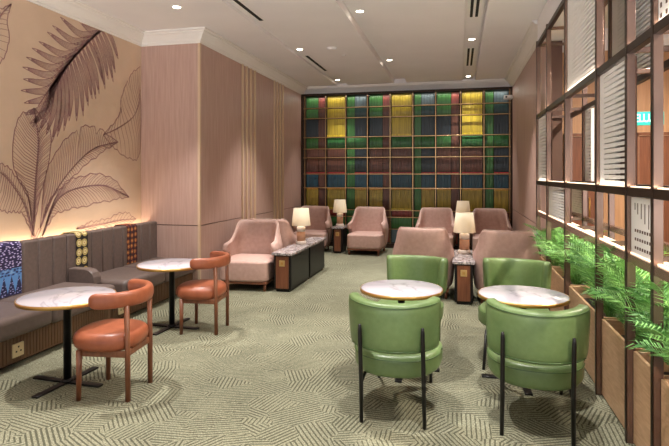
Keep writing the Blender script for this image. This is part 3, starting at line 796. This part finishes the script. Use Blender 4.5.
# ---------------------------------------------------------------- planters and palms
bays = list(zip(YS, YS[1:]))
pl_labels = ['planter box outside the right edge of the photo, nearest the camera', 'wooden planter box at the lower right corner, cut by the photo edge', 'wooden planter box between the nearest two posts in view',
             'wooden planter box beside the right-hand green chair', 'wooden planter box level with the right marble table', 'wooden planter box beside the far right green chair', 'wooden planter box at the end of the partition by the wood wall']
for (y0, y1), lab in zip(bays, pl_labels):
    t = thing('planter_box', lab, 'planter', (1.14, (y0+y1)/2, 0), 0, 'wooden planter boxes in the partition')
    h = (y1-y0)/2-.022
    b = MB(); zt = .54
    b.box(-.165, -.145, -h, h, .012, zt, .003, 1); b.box(.145, .165, -h, h, .012, zt, .003, 1)
    b.box(-.145, .145, -h, -h+.02, .012, zt, .003, 1); b.box(-.145, .145, h-.02, h, .012, zt, .003, 1)
    b.box(-.145, .145, -h+.02, h-.02, .0, .03)
    b.build('box', M['planter'], t)
    b = MB(); b.box(-.144, .144, -h+.021, h-.021, .03, .44); b.build('soil', M['soil'], t)
def palm(label, loc, seed, n_fr=11, scale=1.0):
    r = random.Random(seed)
    t = thing('potted_palm', label, 'plant', loc, 0, 'fresh green palms in the planter boxes')
    for f in range(n_fr):
        a = 2*PI*f/n_fr+r.uniform(-.3, .3); L = scale*r.uniform(.52, .78); up = r.uniform(1.05, 1.5)
        up += .1*abs(math.cos(a))
        b = MB()
        d = Vector((math.cos(a)*.72, math.sin(a), 0)); P = []
        for k in range(15):
            s = k/14; ang = up*1.1-s*(1.1+.5*r.random()*.1)*1.1
            if k == 0: p = Vector((d.x*.02, d.y*.02, 0))
            else: p = p+(d*math.cos(ang)+Vector((0, 0, 1))*math.sin(ang))*L/14
            P.append(p.copy())
        b.mi = 1; b.tube(P, [.005-.0035*k/14 for k in range(15)], 5); b.mi = 0
        for k in range(2, 15):
            for q in (0, .5)[:1 if k < 9 else 2]:
                if k == 14 and q: continue
                i = k+q-.5; s = i/14
                base = P[k-1].lerp(P[k], q) if q else P[k-1].lerp(P[k], .02)
                tan = (P[k]-P[k-1]).normalized(); sd = tan.cross(Vector((0, 0, 1))).normalized(); un = sd.cross(tan)
                ln = scale*(.10+.17*math.sin(PI*min(1, s*.95+.12)))*r.uniform(.85, 1.1); w = .005*scale
                for sgn in (-1, 1):
                    dr = (sd*sgn*.66+tan*.74+un*.14).normalized()
                    nrm = dr.cross(un).normalized()
                    mid = base+dr*ln*.5+un*.01; tip = base+dr*ln-Vector((0, 0, 1))*ln*.22
                    v = [b.bm.verts.new(x) for x in (base, mid+nrm*w, tip, mid-nrm*w)]
                    c_ = b.bm.verts.new(mid-un*.004)
                    b.face((v[0], v[1], c_)); b.face((v[1], v[2], c_)); b.face((v[2], v[3], c_)); b.face((v[3], v[0], c_))
        b.build('frond', [r.choice((M['leaf'], M['leaf2'], M['leaf3'])), M['leaf']], t)
    return t
PL = [(1.06, 2.60, 'palm at the lower right photo edge, its fronds cut off by the edge', 1, 1.0), (1.1, 3.10, 'large arching palm between the two nearest partition posts', 2, 1.05),
      (1.08, 3.53, 'palm spilling from the planter beside the right green chair, nearer half', 3, 1.0), (1.1, 3.88, 'palm rising beside the right green chair, farther half of its planter', 4, 1.05),
      (1.06, 4.32, 'palm leaning towards the right marble table', 5, 1.0), (1.12, 4.85, 'palm in the planter behind the right marble table', 6, 1.0),
      (1.06, 5.42, 'low palm beside the far right green chair', 7, .95), (1.12, 5.92, 'palm near the rose armchair by the planter', 8, .95), (1.05, 6.5, 'farthest palm, next to the wood-panelled right wall', 9, 1.0), (1.1, 1.9, 'palm outside the right edge of the photo', 10, 1.0)]
for x, y, lab, sd, sc in PL: palm(lab, (x+.04, y, .44), sd, 16, sc)

# ---------------------------------------------------------------- exit sign in the corridor
t = thing('exit_sign', 'glowing turquoise exit sign hanging in the corridor behind the partition', 'sign', (2.013, 6.5, 2.105))
b = MB(); b.box(-.195, .195, -.012, .012, 0, .15, .004, 1); b.build('sign_panel', M['sign'], t)
cu = bpy.data.curves.new('sign_text', 'FONT'); cu.body = 'KELUAR'; cu.size = .128; cu.extrude = .002; cu.align_x = 'CENTER'; cu.align_y = 'CENTER'; cu.space_character = .9; cu.offset = .001
o = bpy.data.objects.new('sign_text', cu); C.objects.link(o)
dg = bpy.context.evaluated_depsgraph_get(); me = bpy.data.meshes.new_from_object(o.evaluated_get(dg)); bpy.data.objects.remove(o)
me.materials.clear(); me.materials.append(M['sign_text'])
o = bpy.data.objects.new('lettering', me); C.objects.link(o); o.parent = t; o.location = (0, -.0145, .075); o.rotation_euler = (PI/2, 0, 0); o.scale = (.78, 1, 1)
for sx in (-.17, .17):
    b = MB(); b.tube([(sx, 0, .15), (sx, 0, 1.4)], .004, 6); b.build('hanging_rod', M['white_plastic'], t)
# corridor ceiling lights
for i, (x, y) in enumerate(((2.4, 5.6), (2.4, 3.6), (2.4, 1.6))):
    t = thing('downlight', 'recessed downlight in the corridor ceiling beyond the partition', 'ceiling light', (x, y, 3.5), 0, 'corridor downlights')
    b = MB(); b.lathe([(.09, 0), (.09, -.006), (.07, -.008), (.064, -.001), (.064, 0)], n=28); b.build('trim_ring', M['white_plastic'], t)
    b = MB(); b.lathe([(.063, -.001), (.063, -.004)], n=24); b.build('lens', M['downlight'], t)
    light('corridor_beam', 'SPOT', (0, 0, -.02), 480, (1, .88, .74), parent=t, spot_size=math.radians(150), spot_blend=.6, shadow_soft_size=.06)
